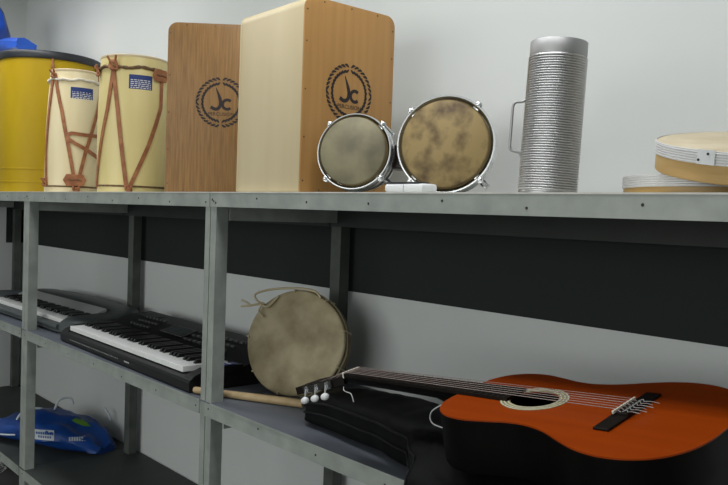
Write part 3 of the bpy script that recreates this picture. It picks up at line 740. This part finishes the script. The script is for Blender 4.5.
vh = [t.verts.new((HC+HR*math.cos(2*PI*i/48), HR*math.sin(2*PI*i/48), 0)) for i in range(48)]
ed = [t.edges.new((vo[i], vo[(i+1) % n])) for i in range(n)]+[t.edges.new((vh[i], vh[(i+1) % 48])) for i in range(48)]
bmesh.ops.triangle_fill(t, edges=ed, use_beauty=True)
r = bmesh.ops.extrude_face_region(t, geom=t.faces[:])
for g in r['geom']:
    if isinstance(g, bmesh.types.BMVert): g.co.z = -.0025
bmesh.ops.recalc_face_normals(t, faces=t.faces[:])
MB().merge(t).build('soundboard', M_gtop, gt)
m = MB(); t = bmesh.new()
def ring_(s, z): return [t.verts.new((.57+(x-.57)*s, y*s, z)) for x, y in outl]
rs = [ring_(.985, -.0026), ring_(.999, -.0026), ring_(.999, -.02), ring_(1.001, -D*.5), ring_(.998, -D+.004), ring_(.985, -D)]
for a_, b_ in zip(rs, rs[1:]):
    for i in range(n): t.faces.new((a_[i], a_[(i+1) % n], b_[(i+1) % n], b_[i]))
t.faces.new(rs[-1])
bmesh.ops.recalc_face_normals(t, faces=t.faces[:])
m.merge(t); m.build('body', M_gblk, gt, 50)
m = MB(); m.lathe([(HR+.0002, 0), (HR+.0002, .0006), (HR+.0185, .0006), (HR+.0185, 0)], 64, T(HC, 0, .0001), cap=False); ro = m.build('rosette', M_rosette, gt)
m = MB()
for rr_ in (.003, .0095, .0155): m.lathe([(HR+rr_, .0007), (HR+rr_, .001), (HR+rr_+.0016, .001), (HR+rr_+.0016, .0007)], 64, T(HC, 0, .0001), cap=False)
m.build('rosette_line', M_ivory, ro)
# fretboard, frets, nut
m = MB(); m.loft([[(x, -y, .0005), (x, y, .0005), (x, y, .0065), (x, -y, .0065)] for x, y in ((0, .026), (.325, .031), (HC-HR+.006, .0325))]); fb = m.build('fretboard', M_rosw, gt)
for k in range(1, 20):
    x = .65*(1-2**(-k/12))
    if x > HC-HR: break
    y = .026+.005*x/.325-.0005; MB().box(x-.0009, x+.0009, -y, y, .0063, .0074).build('fret', M_fret, fb)
MB().box(-.005, 0, -.026, .026, -.004, .0095, None, .001).build('nut', M_ivory, gt)
m = MB(); secs = []
for x, hy, d in ((-.002, .0255, .020), (.05, .0265, .021), (.15, .028, .022), (.26, .0295, .024), (.29, .030, .035), (.310, .026, .065), (.3245, .022, D-.006)):
    secs.append([(x, hy*math.cos(a_), .0004 if s_ else -d*math.sin(a_)) for a_, s_ in [(PI*k/10, k in (0, 10)) for k in range(11)]])
m.loft(secs); m.build('neck', M_gblk, gt, 50)
# slotted headstock, bent back
hm = T(-.004, 0, .0) @ RY(math.radians(-14)) @ RZ(PI) @ Matrix.Diagonal((.90, 1, 1, 1))
hs = MB()
def pz(o, z0=-.018, z1=.0): hs.prism(o, z0, z1, hm, .0008)
pz([(0, -.026), (.032, -.034), (.032, .034), (0, .026)]); pz([(.150, -.037), (.185, -.037), (.178, -.014), (.186, 0), (.178, .014), (.185, .037), (.150, .037)])
pz([(.031, -.034), (.151, -.037), (.151, -.024), (.031, -.022)]); pz([(.031, .022), (.151, .024), (.151, .037), (.031, .034)]); pz([(.031, -.007), (.151, -.007), (.151, .007), (.031, .007)])
hsd = 1   # the headstock frame is turned half round: +1 is the near side
hd = hs.build('headstock', M_rosw, gt)
for s_ in (-1, 1):
    MB().box(.035, .148, -.0012, .0012, -.016, -.002, hm @ T(0, s_*.0372, 0) @ RZ(s_*math.radians(1.4)), .0004).build('tuner_plate', M_fret, hd)
    for x in (.050, .092, .134):
        m = MB(); q_ = hm @ T(x, s_*.038, -.009)
        m.lathe([(.0, -.004), (.0075, -.004), (.0075, .004), (.0, .004)], 16, q_ @ RX(PI/2)); m.box(-.004, .004, -.004, .004, -.010, .006, q_, .001)
        dz_ = .016 if s_*hsd > 0 else .003
        m.tube([q_ @ Vector((.002, s_*.004, 0)), q_ @ Vector((.002, s_*.012, -dz_))], .0022, 8)
        tp = m.build('tuner_gear', M_chrome, hd, 40)
        m = MB(); m.lathe([(0, -.008), (.005, -.0075), (.0072, -.004), (.0075, .002), (.006, .0065), (0, .0075)], 16, q_ @ T(.002, s_*.015, -dz_-.007) @ RX(-s_*.7) @ RY(PI/2) @ Matrix.Diagonal((1.05, 1.1, 1.3, 1)))
        m.build('tuner_button', M_wplastic, tp, 60)
        MB().lathe([(.0045, -.018), (.0045, .018)], 12, hm @ T(x, s_*.0145, -.009) @ RX(PI/2) @ Matrix.Scale(.5, 4, (0, 0, 1))).build('string_roller', M_ivory, hd, 50)
gi = gm.inverted()
MB().tube(cr([gi @ (Vector(p_)+Vector((-1.560, .150, -.614))) for p_ in ((.672, -.290, .233), (.657, -.297, .220), (.654, -.299, .207), (.662, -.299, .198), (.680, -.294, .194))], 6), .0013, 6).build('cord_loop', M_silver, gt, 60)
# bridge
m = MB(); m.prism([(-.014, -.032), (.014, -.032), (.014, .032), (-.014, .032)], 0, .0095, T(.657, 0, .0003), .002)
m.prism([(-.013, -.095), (.013, -.095), (.014, -.031), (-.014, -.031)], 0, .0045, T(.657, 0, .0003), .0015)
m.prism([(-.014, .031), (.014, .031), (.013, .095), (-.013, .095)], 0, .0045, T(.657, 0, .0003), .0015)
br = m.build('bridge', M_rosw, gt)
MB().box(.6485, .6515, -.040, .040, .0085, .0135, None, .0006).build('saddle', M_ivory, br)
for k in range(6):
    f = (k-2.5)/2.5; rs_ = (.0005, .0006, .0007, .00055, .00065, .00075)[5-k]
    hx = (.050, .092, .134)[k % 3 if f < 0 else 2-k % 3]
    tip = hm @ Vector((hx, -f/abs(f)*.0145, -.004))
    MB().tube([tip, (-.003, f*.0215, .0098), (.65, f*.029, .0138), (.663, f*.029, .0075)], rs_, 6).build('string', M_string, gt, 60)
    MB().tube(cr([(.661, f*.029, .0105), (.668, f*.029+.004, .013), (.672, f*.029-.003, .0125), (.675+.004*(k % 3), f*.029+.004, .011), (.687+.006*(k % 2), f*.029+.008, .008)], 4), .0006, 6).build('string_knot', M_silver, br, 60)
m = MB(); m.tube(cr([(.0, -.030, -.022), (.006, -.036, -.028), (.02, -.034, -.032), (.032, -.040, -.031), (.040, -.044, -.038), (.044, -.046, -.046)], 5), .0012, 6); m.build('loose_string_end', M_silver, gt, 60)

# ------------------------------------------------------------------ blue carrier bag on the lower shelf
cb = empty('blue_shopping_bag', (-3.80, .235, Z2), math.radians(25), 'blue plastic carrier bag with white handles lying on the lower shelf', 'bag')
m = MB(); secs = []
for i in range(29):
    t_ = i/28; x = -.36+.72*t_; env = math.sin(PI*min(1, max(0, (t_+.04)/1.08)))**.75
    hz = .035+.115*env*(.62+.38*math.sin(t_*2.6+.2)); hw = .05+.11*env; ring = []
    if t_ > .93: hz *= .6
    for k in range(30):
        a_ = 2*PI*k/30; ca, sa = math.cos(a_), math.sin(a_)
        wr = noise.noise(Vector((x*7, ca*2.2, sa*2.2)))*.028+noise.noise(Vector((x*19, ca*5, sa*5)))*.011
        ring.append((x+wr*.3, hw*ca*(1+.0)+wr*.6, max(.001, hz*(.5+.5*sa)+(wr if sa > -.3 else 0))))
    secs.append(ring)
m.loft(secs); bag = m.build('bag_body', M_bagb, cb, 60)
from mathutils.bvhtree import BVHTree
bvh = BVHTree.FromPolygons([v_.co.copy() for v_ in bag.data.vertices], [p_.vertices[:] for p_ in bag.data.polygons])
vdir = cb.matrix_world.to_3x3()
rot = Matrix.Rotation(-math.radians(25), 3, 'Z')
vd = rot @ Vector((-3.80, .235+1.1487, 0)).normalized(); sdv = Vector((vd.y, -vd.x, 0))
ctrp = Vector((0, 0, 0))
def onbag(s_, z_):
    o_ = ctrp+sdv*s_-vd*2+Vector((0, 0, z_)); hit = bvh.ray_cast(o_, vd)
    return (hit[0]-vd*.0015) if hit[0] is not None else None
def patch(m, s0, s1, z0, z1, shape=None, nx=10, nz=5, off=0.0):
    t = bmesh.new(); g = {}
    for i in range(nx+1):
        for j in range(nz+1):
            s_ = s0+(s1-s0)*i/nx; z_ = z0+(z1-z0)*j/nz
            if shape: s_, z_ = shape(i/nx, j/nz)
            p = onbag(s_, z_)
            g[i, j] = t.verts.new(p-vd*off) if p is not None else None
    for i in range(nx):
        for j in range(nz):
            qd = [g[i, j], g[i+1, j], g[i+1, j+1], g[i, j+1]]
            if all(x_ is not None for x_ in qd): t.faces.new(qd)
    m.merge(t)
m = MB(); patch(m, -.085, .02, .065, .105); lb = m.build('printed_panel', M_pale, cb)
m = MB(); patch(m, -.078, -.065, .066, .095, off=.001)
for j, (a_, b_) in enumerate(((-.06, .012), (-.05, .005))):
    x_ = a_
    while x_ < b_: patch(m, x_, x_+.007, .088-j*.014, .097-j*.014, off=.001, nx=1, nz=1); x_ += .010
m.build('panel_lettering', M_bagb, lb)
m = MB()
for k in range(7): patch(m, .085+k*.011, .093+k*.011, .068, .084, nx=1, nz=1)
m.build('small_print', M_pale, cb)
m = MB(); patch(m, 0, 0, 0, 0, shape=lambda a_, b_: (.10+.085*a_, .128-.02*a_**2+(b_-.5)*.024*math.sin(PI*min(.98, a_+.02)))); m.build('leaf_print', M_green, cb)
def hand(pts, r_=.006):
    MB().tube(cr([ctrp+sdv*a_+Vector((0, 0, b_))+vd*c_ for a_, b_, c_ in pts], 5), r_, 8).build('handle', M_pale, cb, 60)
hand([(-.42, .115, -.06), (-.34, .12, -.09), (-.27, .10, -.12), (-.20, .09, -.14), (-.15, .09, -.16)], .004)
hand([(-.15, .12, .0), (-.13, .15, .0), (-.09, .165, .02), (-.04, .16, .03), (-.02, .14, .03)])
hand([(.02, .14, .06), (.04, .185, .07), (.07, .195, .08), (.10, .19, .08), (.11, .16, .08)], .005)
hand([(.255, .16, -.02), (.275, .13, -.05), (.285, .10, -.05)], .006)

# small white wire basket on the floor, far left
wb = empty('wire_basket', (-4.33, .10, ZF), .2, 'white wire basket on the floor under the lower shelf at far left', 'basket')
m = MB()
for i in range(7):
    r_ = .09+.012*i; m.tube([(r_*math.cos(2*PI*k/24), r_*math.sin(2*PI*k/24), .003+.018*i) for k in range(24)], .0022, 5, closed=True)
for k in range(14):
    a_ = 2*PI*k/14; m.tube([((.09+.012*i)*math.cos(a_), (.09+.012*i)*math.sin(a_), .003+.018*i) for i in range(7)], .0022, 5)
m.build('wire_mesh', M_white, wb)
